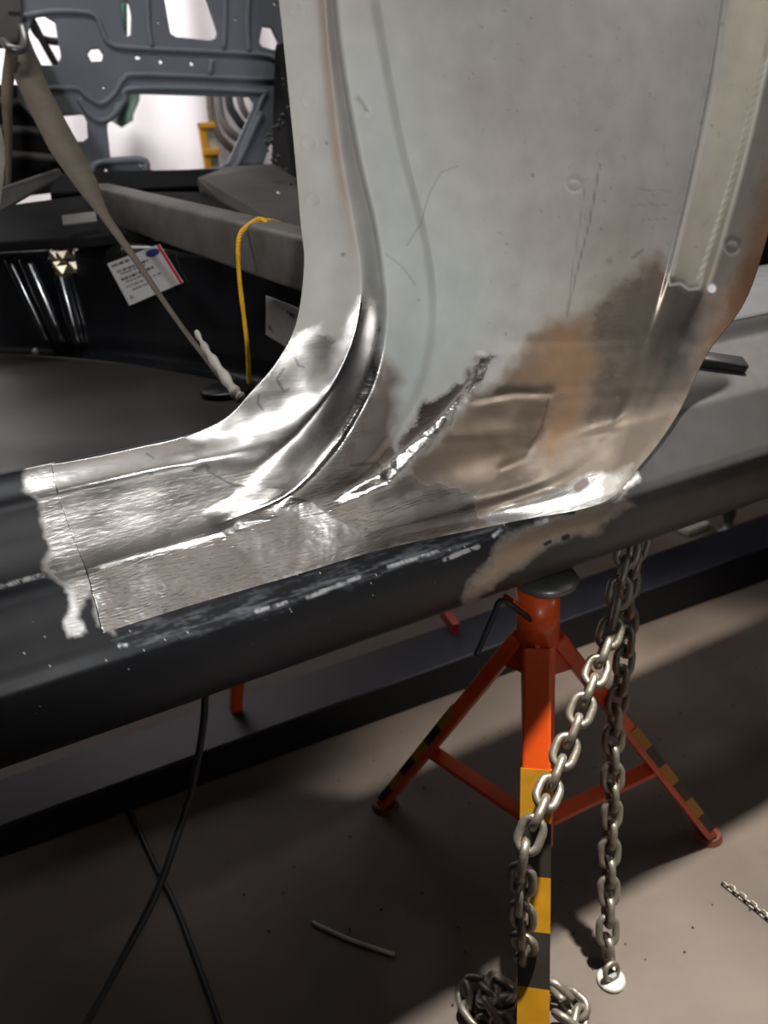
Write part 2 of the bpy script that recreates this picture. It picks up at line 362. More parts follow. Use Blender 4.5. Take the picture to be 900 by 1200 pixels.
# ---- the pillar panel: a pressed sheet whose long creases run down the pillar and turn into the sill
Ls = [  # (crease lines) pixel of the crease seen in the photograph at 13 stations, and how far the sheet lies behind (+) or before (-) the sill ridge
 # s0 outer flange edge -> sill lip
 ([(322,-40),(333,60),(345,180),(352,262),(356,310),(347,378),(323,425),(293,460),(262,491),(212,513),(165,524),(110,536),(60,545)],
  [.046,.046,.047,.049,.052,.056,.060,.066,.072,.077,.079,.080,.080], 0.0),
 # s1 flange crease -> upright/top crease
 ([(366,-40),(372,60),(384,180),(397,262),(402,312),(392,378),(368,428),(338,470),(300,508),(240,548),(188,557),(126,566),(67,577)],
  [.041,.041,.042,.043,.045,.049,.053,.059,.065,.069,.070,.070,.070], 1.0),
 # s2 groove bottom -> middle of the top plane
 ([(377,-40),(384,60),(398,180),(412,262),(421,325),(414,386),(394,440),(366,485),(330,527),(275,568),(216,589),(146,607),(79,612)],
  [.045,.045,.045,.045,.046,.049,.050,.050,.050,.048,.046,.044,.042], 1.5),
 # s3 band left edge -> sill ridge
 ([(388,-40),(397,60),(417,180),(436,262),(446,330),(446,385),(434,440),(413,484),(382,530),(335,576),(268,607),(180,638),(99,664)],
  [.034,.032,.029,.025,.018,.009,.004,.004,.004,.003,.001,.001,.001], 2.3),
 # s3b band just right of the edge
 ([(394,-40),(404,60),(424,180),(443,262),(453,330),(454,386),(443,442),(422,487),(390,535),(341,581),(271,611),(182,643),(100.5,668)],
  [.026,.024,.021,.017,.010,.002,-.002,-.003,-.003,-.004,-.005,-.0045,-.004], 2.6),
 # s4 band right edge
 ([(424,-40),(440,60),(462,172),(486,262),(497,328),(497,388),(486,442),(466,484),(430,536),(365,587),(280,620),(186,650),(102.5,675)],
  [.023,.021,.018,.014,.006,.000,-.004,-.005,-.006,-.007,-.007,-.007,-.006], 3.2),
 # s5 foot of the small step
 ([(440,-40),(455,60),(476,174),(499,262),(510,330),(510,390),(499,444),(478,488),(440,543),(372,594),(288,626),(191,658),(105,683)],
  [.033,.032,.029,.024,.015,.006,.002,.000,-.004,-.008,-.009,-.009,-.008], 3.6),
 ([(520,-40),(525,60),(537,178),(548,270),(553,338),(547,400),(531,452),(506,498),(461,556),(385,603),(298,634),(197,668),(107,694)],
  [.030,.028,.025,.020,.014,.009,.006,.001,-.008,-.012,-.013,-.012,-.011], 4.6),
 ([(620,-40),(622,65),(624,190),(624,288),(620,356),(606,416),(583,468),(549,515),(490,572),(402,612),(309,645),(203,679),(111,706)],
  [.026,.025,.023,.020,.016,.011,.007,-.001,-.014,-.017,-.017,-.016,-.015], 5.6),
 ([(730,-40),(728,70),(722,200),(710,305),(696,378),(675,438),(648,495),(608,542),(530,582),(420,620),(320,655),(209,690),(114,718)],
  [.021,.020,.019,.018,.015,.010,.004,-.006,-.022,-.022,-.021,-.020,-.018], 6.7),
 # s9a just before the right rib / crease
 ([(848,-40),(830,85),(804,212),(777,322),(756,388),(731,452),(704,510),(662,552),(564,587),(433,624),(325,661),(213,698),(116,729)],
  [.012,.012,.012,.012,.013,.010,.003,-.009,-.026,-.025,-.024,-.022,-.020], 7.7),
 # s9 rib left edge / crease to the bottom flange
 ([(858,-40),(839,85),(813,215),(786,325),(764,392),(739,456),(711,516),(668,558),(570,592),(436,627),(326,664),(214,701),(117,732)],
  [.006,.006,.006,.007,.011,.010,.004,-.009,-.0265,-.026,-.025,-.023,-.021], 8.0),
 # s10 rib right edge
 ([(915,-40),(885,90),(855,207),(818,330),(790,395),(762,462),(729,522),(684,566),(578,598),(441,631),(328,668),(215.5,704),(118,736)],
  [.004,.004,.005,.006,.008,.006,.000,-.014,-.0285,-.0275,-.026,-.024,-.0225], 8.7),
 ([(924,-40),(893,92),(864,210),(828,333),(798,398),(769,467),(735,527),(691,570),(583,602),(444,634),(330,670),(216,706),(119,738)],
  [.014,.014,.013,.012,.008,.005,-.003,-.017,-.0305,-.0285,-.027,-.025,-.0235], 9.0),
 # s11 outer edge
 ([(972,-40),(941,110),(913,222),(876,345),(828,415),(791,490),(748,548),(704,590),(592,613),(450,643),(335,677),(218,711),(120,742)],
  [.012,.012,.011,.008,.002,-.006,-.018,-.027,-.0335,-.0305,-.029,-.027,-.0255], 10.0)]
us = np.array([l[2] for l in Ls])
ctrl = np.array([[(p[0], p[1], y) for p, y in zip(l[0], l[1])] for l in Ls])      # (lines, stations, 3)
vq = np.concatenate([np.linspace(0, 12, 620)])
a = catm(np.arange(13), np.transpose(ctrl, (1, 0, 2)), vq)                        # (V, lines, 3)
uq = np.concatenate([np.linspace(0, 2, 70)[:-1], np.linspace(2, 4, 110)[:-1], np.linspace(4, 7.5, 130)[:-1], np.linspace(7.5, 10, 110)])
G = pchip(us, np.transpose(a, (1, 0, 2)), uq)                                      # (U, V, 3)
gx, gy, gd = G[..., 0], G[..., 1], G[..., 2]
# pressed details: the cornered step low on the panel, dents, the torn weld line
d1 = segdist(gx, gy, [(556, 468), (600, 460), (643, 460)]); d2 = segdist(gx, gy, [(643, 460), (640, 500), (618, 535), (588, 552)])
gd = gd + .0010 * np.exp(-(d1 / 5) ** 2) + .0009 * np.exp(-(d2 / 8) ** 2)
gd = gd + .0008 * vnoise(gx, gy, .013, 2) * np.clip((gy - 330) / 120, 0, 1)
d3 = segdist(gx, gy, [(452, 556), (470, 538), (520, 492), (545, 465), (560, 430), (562, 418)])
gd = gd - .0008 * np.exp(-(d3 / 6) ** 2) * (1 + .5 * vnoise(gx, gy, .12, 6))
FL = [(360, 588), (410, 574), (447, 560), (472, 536), (520, 488), (560, 430), (578, 400)]
sd = segdist(gx, gy, FL); side_ = inside(gx, gy, FL + [(1500, -200), (1500, 2000), (-400, 2000), (-400, 790)])
sd = np.where(side_, sd, -sd)
Af = .0075 * np.clip((gy - 400) / 110, 0, 1) * np.clip((gx - 350) / 80, 0, 1)
gd = gd - Af / (1 + np.exp(-(sd - 4) / 3.6)) * np.exp(-np.clip(sd, 0, None) / 110)
d4 = segdist(gx, gy, [(420, 118), (429, 131)]); gd = gd + .003 * np.exp(-(d4 / 3.5) ** 2)
for q in [(345, 10), (362, 118), (362, 168), (367, 235), (672, 216), (857, 288), ]:
    dd = np.hypot(gx - q[0], (gy - q[1]) * 1.1); gd = gd + .0004 * np.exp(-((dd - 8) / 2.2) ** 2)
R = np.stack([gx - 450, gy - 600, np.full(gx.shape, F)], -1) / F
W = R @ B.T
# the patch lies on the sill: never behind it, and flush with it towards the seam
rat = -pr[:, 1] / pr[:, 0]; k0 = 30
sel = np.arange(int(np.argmin(rat)), len(pr))
lo_r = np.maximum.accumulate(rat[sel]); keep_ = rat[sel] >= lo_r - 1e-6
rr_, ry_ = rat[sel][keep_], pr[sel, 0][keep_]
vr = -W[..., 2] / W[..., 1]; yr_ = np.interp(vr, rr_, ry_) - .0012
onr = (vr > rr_[0]) & (vr < rr_[-1])
bl = np.clip((vq - 9.0) / 1.2, 0, 1)[None, :] * onr
gd = gd * (1 - bl) + (yr_ - Y0) * bl
kk = .004; hh_ = np.clip((rr_[0] + .03 - vr) / .03, 0, 1) ** 2 * .02
tgt = yr_ - Y0 + hh_ * (vr < rr_[0] + .03)
sm_ = -kk * np.logaddexp(-gd / kk, -tgt / kk)
gd = np.where(onr, sm_ * (1 - bl) + gd * bl, gd); gd = np.where(onr & (gd > yr_ - Y0), yr_ - Y0, gd)
V = W * ((Y0 + gd) / W[..., 1])[..., None]; V[..., 2] += CZ
# straight continuation of the pillar above the frame
top = V[:, :1, :]; drc = V[:, :1, :] - V[:, 12:13, :]; drc = drc / np.linalg.norm(drc, axis=-1, keepdims=True)
dz = np.linspace(0.9, 0.03, 24)[None, :, None]; dmean = drc.mean(axis=0, keepdims=True)
V = np.concatenate([top + (0.4 * drc + 0.6 * dmean) * dz, V], axis=1)
px, py = project(V); n0 = 24
ext = np.zeros(px.shape, bool); ext[:, :n0] = True
px = np.where(ext, np.repeat(px[:, n0:n0 + 1], px.shape[1], 1), px); py = np.where(ext, -45, py)
U = np.broadcast_to(uq[:, None], px.shape)
pr1 = srgb(178, 175, 168)[:3]; pr2 = srgb(164, 159, 151)[:3]; pr3 = srgb(168, 174, 170)[:3]
tint = np.zeros(px.shape + (3,)) + np.array(pr1)
met = np.zeros(px.shape); rgh = np.full(px.shape, .46); bmp = np.full(px.shape, 0.03)
tint = over(tint, np.clip(.35 + .4 * vnoise(px, py, .012, 31), 0, .8), pr2)
tint = over(tint, .7 * pmask(px, py, [(400, 60), (470, 60), (520, 250), (600, 300), (640, 330), (590, 430), (470, 540), (430, 380)], 60, 10, .03), pr3)
lay(.75 * np.clip(1 - abs(U - 1.35) / .35, 0, 1) * np.clip((330 - py) / 120, 0, 1), srgb(158, 134, 112), 0, .5, .03)
lay(.55 * np.clip((U - 8.0) / .15, 0, 1) * (U < 9) * (py < 335), srgb(182, 172, 150), 0, .45, .02)
lay(.9 * np.clip((U - 9.02) / .12, 0, 1) * np.clip((620 - py) / 40, 0, 1), srgb(98, 92, 85), 0.3, .46, .05)
lay(.55 * pmask(px, py, [(650, 270), (720, 120), (800, 60), (820, 300), (800, 420), (740, 520), (640, 440)], 90, 20, .03), srgb(126, 118, 110), .2, .44, .06)
# rust on the right rim

# the copper-brown bare zone
lay(pmask(px, py, [(556, 470), (600, 432), (618, 402), (650, 378), (676, 386), (696, 362), (730, 330), (772, 300), (786, 330), (822, 335), (850, 350), (828, 420), (790, 490), (745, 548), (700, 590), (590, 612),
          (450, 650), (400, 640), (440, 596), (500, 520)], 9, 10, .07), (.36, .30, .25), .9, .34, .35)
lay(.8 * pmask(px, py, [(560, 470), (640, 462), (640, 505), (590, 552), (520, 560), (508, 530)], 12, 6, .05), (.40, .31, .24), .92, .33, .3)
lay(.9 * pmask(px, py, [(600, 440), (650, 378), (690, 372), (702, 410), (690, 470), (650, 540), (630, 520), (650, 462)], 12, 9, .06), srgb(146, 118, 92), .45, .44, .15)
lay(.7 * pmask(px, py, [(700, 340), (790, 330), (800, 400), (740, 520), (700, 540), (720, 440)], 20, 12, .06, 4), (.30, .26, .22), .8, .36, .3)
lay(.85 * pmask(px, py, [(790, 334), (850, 352), (828, 420), (790, 490), (748, 545), (712, 556), (735, 480), (762, 402)], 8, 4, .06, 6), (.11, .092, .078), .45, .5, .08)
lay(.8 * np.clip(1.4 - abs(px - 800 - (400 - py) * .1) / 14 + .8 * vnoise(px, py, .12, 14), 0, 1) * pmask(px, py, [(740, 380), (825, 370), (825, 440), (760, 440)], 16, 4), (.10, .095, .09), .6, .4, .1)
# worn pale right edge of the pressed rib, its pale left edge and torn paint end
lay(.75 * lmask(px, py, [(895, 72), (858, 205), (840, 262), (818, 328)], 2.0, 2.5) * np.clip(.75 + .6 * np.sin(py * .75 + px * .55), 0, 1), srgb(205, 200, 190), 0, .5, .02)
lay(.6 * lmask(px, py, [(848, 0), (836, 100), (812, 215), (787, 322)], 1.0, 2.0), srgb(186, 180, 168), 0, .5, .02)
lay(.8 * lmask(px, py, [(782, 322), (784, 334), (796, 332), (806, 339), (818, 338), (822, 326)], .8, 1.6), srgb(196, 192, 182), 0, .5, .02)
# polished bright zone: flange and reveal turning into the sill, band foot, outer face
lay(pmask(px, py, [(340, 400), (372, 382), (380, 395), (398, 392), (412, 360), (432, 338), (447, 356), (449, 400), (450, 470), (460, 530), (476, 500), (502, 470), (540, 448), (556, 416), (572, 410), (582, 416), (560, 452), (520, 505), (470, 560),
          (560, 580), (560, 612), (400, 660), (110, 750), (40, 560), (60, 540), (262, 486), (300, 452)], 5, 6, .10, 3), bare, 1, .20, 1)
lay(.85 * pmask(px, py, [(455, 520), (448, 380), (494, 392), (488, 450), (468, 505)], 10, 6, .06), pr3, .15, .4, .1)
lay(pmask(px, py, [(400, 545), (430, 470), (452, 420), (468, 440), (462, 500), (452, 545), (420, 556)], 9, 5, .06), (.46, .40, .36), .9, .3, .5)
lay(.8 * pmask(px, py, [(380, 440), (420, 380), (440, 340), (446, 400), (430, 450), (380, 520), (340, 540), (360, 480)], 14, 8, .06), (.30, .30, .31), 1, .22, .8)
lay(.85 * pmask(px, py, [(908, 180), (990, 180), (900, 345), (824, 425), (826, 398), (846, 362), (868, 300)], 12, 8, .07), srgb(94, 68, 46), .1, .65, .2)
lay(.6 * pmask(px, py, [(880, 300), (940, 260), (880, 360), (828, 418), (840, 385)], 8, 8, .12, 12), srgb(72, 44, 30), .1, .65, .2)
# bottom flange, bright
lay(pmask(px, py, [(560, 606), (620, 588), (690, 556), (712, 556), (704, 592), (620, 622), (590, 616)], 4, 4, .08), (.85, .85, .83), .9, .22, .5)
lay(lmask(px, py, [(676, 572), (684, 566)], 4, 3), (.3, .26, .24), .8, .35, .3)
lay(pmask(px, py, [(706, 560), (740, 545), (722, 578), (706, 590)], 5, 3, .1), (.5, .48, .45), .9, .3, .4)
z_ = np.clip((2.4 - U) / .3, 0, 1) * (.5 + .5 * np.clip((560 - py) / 30, 0, 1)) * (met > .5)
bmp = bmp * (1 - .78 * z_); rgh = rgh + .07 * z_
z_ = np.clip((U - 2.6) / .4, 0, 1) * np.clip((470 - px) / 120, 0, 1) * (py > 560)
bmp = bmp * (1 + .7 * z_)
# pencil marks, scratches, stains; dark lines along the step, dark spot in a dent
sc_ = srgb(78, 72, 68)[:3]
for a_, wd, st in [([(702, 192), (690, 260), (672, 330), (664, 372)], .5, .8), ([(686, 210), (674, 290), (662, 368)], .3, .45), ([(535, 195), (516, 202), (503, 225), (492, 262), (476, 288)], .4, .6),
                   ([(452, 298), (470, 312), (486, 334)], 1.2, .35), ([(552, 470), (590, 462), (640, 461)], 1.2, .7), ([(643, 462), (634, 500), (612, 536)], 1.4, .5),
                   ([(740, 302), (752, 293)], 1.2, .8), ([(746, 222), (786, 224)], .4, .4), ([(740, 240), (780, 240)], .3, .4), ([(752, 258), (780, 256)], .3, .4), ([(410, 545), (440, 542), (455, 556)], 1.6, .7),
                   ([(332, 432), (324, 444), (332, 458), (338, 456)], 1.3, .8), ([(346, 420), (350, 428), (356, 430)], 1.3, .7), ([(303, 462), (302, 472), (308, 480)], 1.3, .7),
                   ([(228, 552), (240, 546), (244, 549)], 2.4, .8), ([(160, 555), (172, 552), (178, 556)], 1.8, .8), ([(172, 532), (180, 537)], 1, .7)]:
    m_ = .7 * st * lmask(px, py, a_, wd * .8, 1.0); tint = tint * (1 - .75 * m_[..., None])
for q, r_, st in [((427, 129), 2.5, .8), ((382, 168), 2.2, .7), ((402, 298), 3, .7), ((833, 148), 2, .7), ((716, 350), 4, .6), ((713, 306), 4, .5), ((660, 424), 4, .6), ((617, 430), 4, .6), ((623, 205), 2.5, .7), ((593, 286), 2, .6), ((634, 466), 5, .5),
                  ((548, 92), 1.6, .5), ((606, 130), 1.4, .5), ((553, 86), 1.3, .5), ((762, 238), 2, .4), ((764, 266), 2, .4), ((490, 352), 2, .5), ((800, 405), 9, .35), ((470, 170), 1.2, .4), ((520, 90), 1.2, .4)]:
    lay(st * np.clip(1.3 - np.hypot(px - q[0], py - q[1]) / r_ + .4 * vnoise(px, py, .5, 9), 0, 1), (.16, .13, .11), .2, .5, 0)
sp_ = np.clip(vnoise(px, py, .16, 40) * 3 - 2.3, 0, 1) * (px > 560)
lay(.35 * sp_, sc_, 0, .6, 0)
lay(np.clip(3 - np.hypot(px - 833, py - 338) / 2, 0, 1), (.85, .87, .9), .3, .3, 0)  # light through a small hole, painted as a pale spot
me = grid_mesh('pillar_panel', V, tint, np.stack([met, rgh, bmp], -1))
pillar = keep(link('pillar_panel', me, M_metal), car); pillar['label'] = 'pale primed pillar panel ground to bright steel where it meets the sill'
sm = pillar.modifiers.new('thickness', 'SOLIDIFY'); sm.thickness = 0.0014; sm.offset = -1
PV = V

# ---- inside of the car
FZ = CZ - .27
W0 = [PZ(-160, 404, FZ), PZ(0, 410, FZ), PZ(130, 418, FZ), PZ(250, 436, FZ), PZ(420, 470, FZ)]
Wc = crm(W0, 14)
def sweep(name, path, prof_, m, parent, close=False):
    V = np.zeros((len(path), len(prof_), 3))
    for i, p in enumerate(path):
        t = (path[min(i + 1, len(path) - 1)] - path[max(i - 1, 0)]).normalized(); nrm = Vector((t.y, -t.x, 0))
        if nrm.dot(Vector((0, 0, 0)) - p) < 0: nrm = -nrm
        for j, (o_, z) in enumerate(prof_): q = p + nrm * o_; V[i, j] = (q.x, q.y, p.z + z)
    return keep(link(name, grid_mesh(name, V), m), parent)
# floor pan as a surface between the sill and the heel board, with pressed waves
n = 120; V = np.zeros((n, n, 3))
for i in range(n):
    u = i / (n - 1); pth = Wc[min(int(u * (len(Wc) - 1)), len(Wc) - 2)].lerp(Wc[min(int(u * (len(Wc) - 1)) + 1, len(Wc) - 1)], u * (len(Wc) - 1) % 1)
    xa = -.55 + 1.5 * u
    for j in range(n):
        t = j / (n - 1); q = Vector((xa, .72, FZ)).lerp(pth, t)
        V[i, j] = (q.x, q.y, FZ - .06 * (1 - min(1, t * 8)) * 1.0 + .006 * math.sin(q.x * 26 + q.y * 9) * math.sin(t * 3.14) * max(0, math.sin(q.y * 9)))
floorpan = keep(link('floor_pan', grid_mesh('floor_pan', V), M_floorpan), car); floorpan['label'] = 'dusty black floor pan inside the sill'
heel = sweep('heel_board', Wc, [(.03, 0), (.012, .004), (.003, .016), (0, .04), (0, .17), (-.004, .19), (-.02, .2), (-.14, .205)], M_black, car); heel['label'] = 'glossy black heel board with upright pressed ribs'
def PH(px_, py_, off=.008):               # the spot of the heel board seen at a pixel
    r = ray(px_, py_); k = min(range(len(Wc)), key=lambda i: abs(Wc[i].x / Wc[i].y - r[0] / r[1])); y = Wc[k].y - off
    return PY(px_, py_, y)
# upright pressed ribs
for (x0, y0_, x1, y1_, wd) in [(30, 292, 58, 412, .018), (62, 286, 96, 408, .014), (8, 292, 30, 412, .01)]:
    bm = bmesh.new()
    a_ = PZ(x1, y1_, FZ + .012)
    k = min(range(len(Wc)), key=lambda i: (Wc[i] - a_).xy.length); base = Wc[k]
    Yb = base.y - .002
    b_ = PY(x0, y0_, Yb + .0)
    tube(bm, crm([Vector((base.x, Yb - .012, FZ + .02)), Vector((base.x * .6 + b_.x * .4, Yb - .010, FZ + .09)), Vector((b_.x, Yb - .004, FZ + .185))], 8), [wd * .9] * 4 + [wd] * 13, 16, sy=.8)
    keep(obj('pressed_rib', bm, M_black), car)
# dark inner shelf and wheelhouse
def quadslab(name, pts, th, m, parent, bv=0.004, label=None):
    bm = bmesh.new(); pts = [Vector(p) for p in pts]; nrm = (pts[1] - pts[0]).cross(pts[2] - pts[0]).normalized()
    A = [bm.verts.new(p) for p in pts]; Bv = [bm.verts.new(p + nrm * th) for p in pts]; k = len(pts)
    bm.faces.new(A); bm.faces.new(Bv[::-1])
    for i in range(k): bm.faces.new((A[i], Bv[i], Bv[(i + 1) % k], A[(i + 1) % k]))
    if bv: bev(bm, bv)
    o = keep(obj(name, bm, m, None, False), parent)
    if label: o['label'] = label
    return o
YF = 1.95
quadslab('wheelhouse', [PY(232, 224, 1.7), PY(262, 212, 1.85), PY(335, 206, 1.85), PY(420, 300, 1.35), PY(400, 330, 1.2), PY(262, 262, 1.6)], -.03, M_far2, car, .01, 'dusty grey wheelhouse top')
quadslab('wheelhouse_seam', [PY(258, 262, 1.58), PY(262, 210, 1.83), PY(268, 209, 1.83), PY(318, 262, 1.5), PY(312, 268, 1.48)], -.012, M_matt, car, .002)
quadslab('wheelhouse_cover', [PY(282, 208, 1.80), PY(330, 206, 1.80), PY(372, 268, 1.4), PY(330, 268, 1.42)], .008, M_far2, car, .003)
quadslab('rear_inner_panel', [PY(322, 60, 1.9), PY(400, 40, 1.9), PY(400, 290, 1.6), PY(345, 262, 1.7), PY(318, 200, 1.86)], -.02, M_matt, car, .004, 'black seam-sealed panel between the pillars')
random.seed(8)
bm = bmesh.new()
for i in range(60):
    t = random.random(); q = PY(330 + 14 * math.sin(t * 9) + random.uniform(-5, 5), 90 + 150 * t, 1.66)
    bmesh.ops.create_icosphere(bm, subdivisions=1, radius=random.uniform(.002, .006), matrix=Matrix.Translation(q))
keep(obj('sealer_lumps', bm, M_far2), car)['kind'] = 'stuff'
# dark shelf behind the heel board
quadslab('rear_shelf', [PY(-60, 262, 1.75), PY(130, 236, 1.75), PY(330, 236, 1.62), PY(330, 262, 1.5), PY(110, 290, 1.5), PY(-60, 300, 1.6)], -.02, M_matt, car, .004)
quadslab('shelf_bracket', [PY(72, 252, 1.52), PY(112, 247, 1.52), PY(114, 259, 1.50), PY(74, 263, 1.50)], .004, M_beam, car, .001, 'small pale bracket on the black shelf')
quadslab('diagonal_brace', [PY(-20, 226, 1.4), PY(70, 196, 1.6), PY(76, 206, 1.6), PY(-20, 262, 1.35)], .02, M_far2, car, .004)

# far inner side panel with its cut-outs
pd = [[(22, -90), (345, -90), (342, 20), (330, 70), (327, 130), (300, 214), (200, 214), (118, 224), (88, 218), (60, 160), (22, 118)],
      [(186, -30), (233, -30), (255, 38), (253, 46), (246, 49), (206, 45), (198, 40)],
      [(134, 121), (150, 110), (164, 109), (292, 113), (298, 121), (296, 128), (268, 190), (258, 197), (180, 203), (174, 198), (170, 189), (160, 187), (134, 190), (128, 184), (124, 150), (126, 138)],
      [(31, 40), (38, 20), (52, 18), (66, 26), (70, 50), (73, 66), (68, 78), (48, 78), (40, 62)],
      [(72, 135), (98, 133), (103, 142), (104, 162), (98, 167), (82, 167)],
      [(140, 4), (146, 0), (152, 4), (155, 20), (154, 42), (148, 45), (142, 30)],
      [(101, 64), (106, 57), (116, 56), (122, 64), (120, 73), (106, 74)],
      [(302, 50), (306, 30), (318, 32), (326, 50), (324, 61), (306, 56)]]
def circ(cx, cy, rx, ry=None, n=12): ry = ry or rx; return [(cx + rx * math.cos(6.2832 * k / n), cy + ry * math.sin(6.2832 * k / n)) for k in range(n)]
pd += [circ(188, 73, 3.5), circ(224, 75, 3.6), circ(161, 68, 4.5, 3.5), circ(185, 27, 2.3), circ(275, 23, 2.3), circ(321, 5, 2.5), circ(124, 200, 3), circ(165, 193, 4.5, 3), circ(121, 103, 3.2, 2.2)]
def cutpanel(name, polys, Yp, th, m, parent, bvl=.002):
    cu = bpy.data.curves.new(name, 'CURVE'); cu.dimensions = '2D'; cu.fill_mode = 'BOTH'; cu.extrude = th; cu.bevel_depth = bvl; cu.bevel_resolution = 1
    for pl in polys:
        s_ = cu.splines.new('POLY'); s_.points.add(len(pl) - 1); s_.use_cyclic_u = True
        for i, q in enumerate(pl):
            p = PY(q[0], q[1], Yp); s_.points[i].co = (p.x, p.z, 0, 1)
    tmp = bpy.data.objects.new('tmp', cu); C.objects.link(tmp); tmp.rotation_euler = (math.pi / 2, 0, 0); tmp.location = (0, Yp, 0)
    bpy.context.view_layer.update(); dg = bpy.context.evaluated_depsgraph_get()
    me = bpy.data.meshes.new_from_object(tmp.evaluated_get(dg)); me.transform(tmp.matrix_world)
    bpy.data.objects.remove(tmp); bpy.data.curves.remove(cu); me.name = name
    me.materials.clear()
    return keep(link(name, me, m, None, False), parent)
far = cutpanel('far_side_panel', pd, YF, .004, M_far, car); far['label'] = 'grey-blue inner side panel with cut-outs on the far side'
def swage(pts, r=.006, name='panel_swage', m=None, Yp=None):
    bm = bmesh.new(); Yq = Yp or YF - .005
    tube(bm, crm([PY(a_, b_, Yq) for a_, b_ in pts], 5), r, 8)
    return keep(obj(name, bm, m or M_far), car)
for s_ in ([(24, 20), (60, 14), (100, 15), (114, 22), (121, 40), (130, 52), (160, 57), (300, 64), (326, 72)],
           [(50, 104), (90, 104), (100, 112), (118, 122), (134, 110), (146, 92), (170, 88), (320, 94)],
           [(92, 116), (104, 134), (118, 142), (132, 136), (146, 118), (160, 104), (300, 108), (306, 118), (276, 192)],
           [(172, -30), (174, 30), (178, 56)], [(262, -30), (264, 10), (262, 60)], [(292, -20), (290, 30), (292, 62)], [(248, 70), (246, 88)]):
    swage(s_, .0065)
swage([(104, 214), (108, 200), (116, 192), (150, 188), (170, 190), (180, 206), (262, 201), (276, 196), (306, 132)], .009)
quadslab('rocker_inner', [PY(60, 212, 1.90), PY(320, 205, 1.90), PY(330, 222, 1.85), PY(60, 236, 1.85)], -.02, M_matt, car, .003)
quadslab('red_edge_trim', [PY(232, 209, 1.885), PY(278, 205, 1.885), PY(280, 208, 1.885), PY(232, 213, 1.885)], .003, M_red, car, 0, 'thin red strip')
quadslab('hinge_bracket', [PY(-60, -60, 1.85), PY(26, -60, 1.85), PY(28, 22, 1.85), PY(22, 54, 1.85), PY(-60, 56, 1.85)], .03, M_far2, car, .006, 'grey bracket at the top left')
quadslab('bracket_slot', [PY(10, 13, 1.815), PY(24, 14, 1.815), PY(24, 19, 1.815), PY(10, 18, 1.815)], .002, M_rubber, car, 0)
quadslab('lower_dark_panel', [PY(-60, 100, 1.98), PY(62, 100, 1.98), PY(100, 222, 1.98), PY(-60, 240, 1.98)], -.01, M_matt, car, .003)
for a_, b_ in (((-20, 118), (56, 122)), ((-20, 150), (64, 154)), ((-20, 178), (74, 186))):
    swage([a_, b_], .008, 'vent_louvre', M_far2, 1.96)
for q in [(326, 228), (344, 247)]:
    bm = bmesh.new(); bmesh.ops.create_icosphere(bm, subdivisions=2, radius=.006, matrix=Matrix.Translation(PY(q[0], q[1], 1.6)))
    keep(obj('bolt', bm, M_zinc), car)
# mirror bits added to give the heel board its patch of glimmer
k = min(range(len(Wc)), key=lambda i: abs(project(np.array(Wc[i]))[0] - 100)); wp = Wc[k]
bm = bmesh.new(); random.seed(5)
c0 = PY(86, 306, wp.y - .01)
for i in range(16):
    p = PY(86 + random.uniform(-18, 18), 305 + random.uniform(-12, 12), wp.y - .012 - random.random() * .006)
    bmesh.ops.create_icosphere(bm, subdivisions=1, radius=random.uniform(.010, .020), matrix=Matrix.Translation(p) @ Matrix.Diagonal((1, .35, .8, 1)))
keep(obj('glimmer_bits', bm, M_glimmer, None, False, label='shiny bits added for a mirror-like glimmer on the black heel board'), car)
for q in [(105, 348), (121, 389), (42, 412)]:
    bm = bmesh.new(); bmesh.ops.create_icosphere(bm, subdivisions=2, radius=.007, matrix=Matrix.Translation(PY(q[0], q[1], wp.y - .02)) @ Matrix.Diagonal((1, .5, 1, 1)))
    keep(obj('bolt', bm, M_grey), car)
# floor holes plug near the pillar foot
bm = bmesh.new(); bmesh.ops.create_cone(bm, cap_ends=True, segments=32, radius1=.042, radius2=.038, depth=.004, matrix=Matrix.Translation(PZ(268, 455, FZ + .008)))
keep(obj('drain_plug', bm, M_rubber), car)
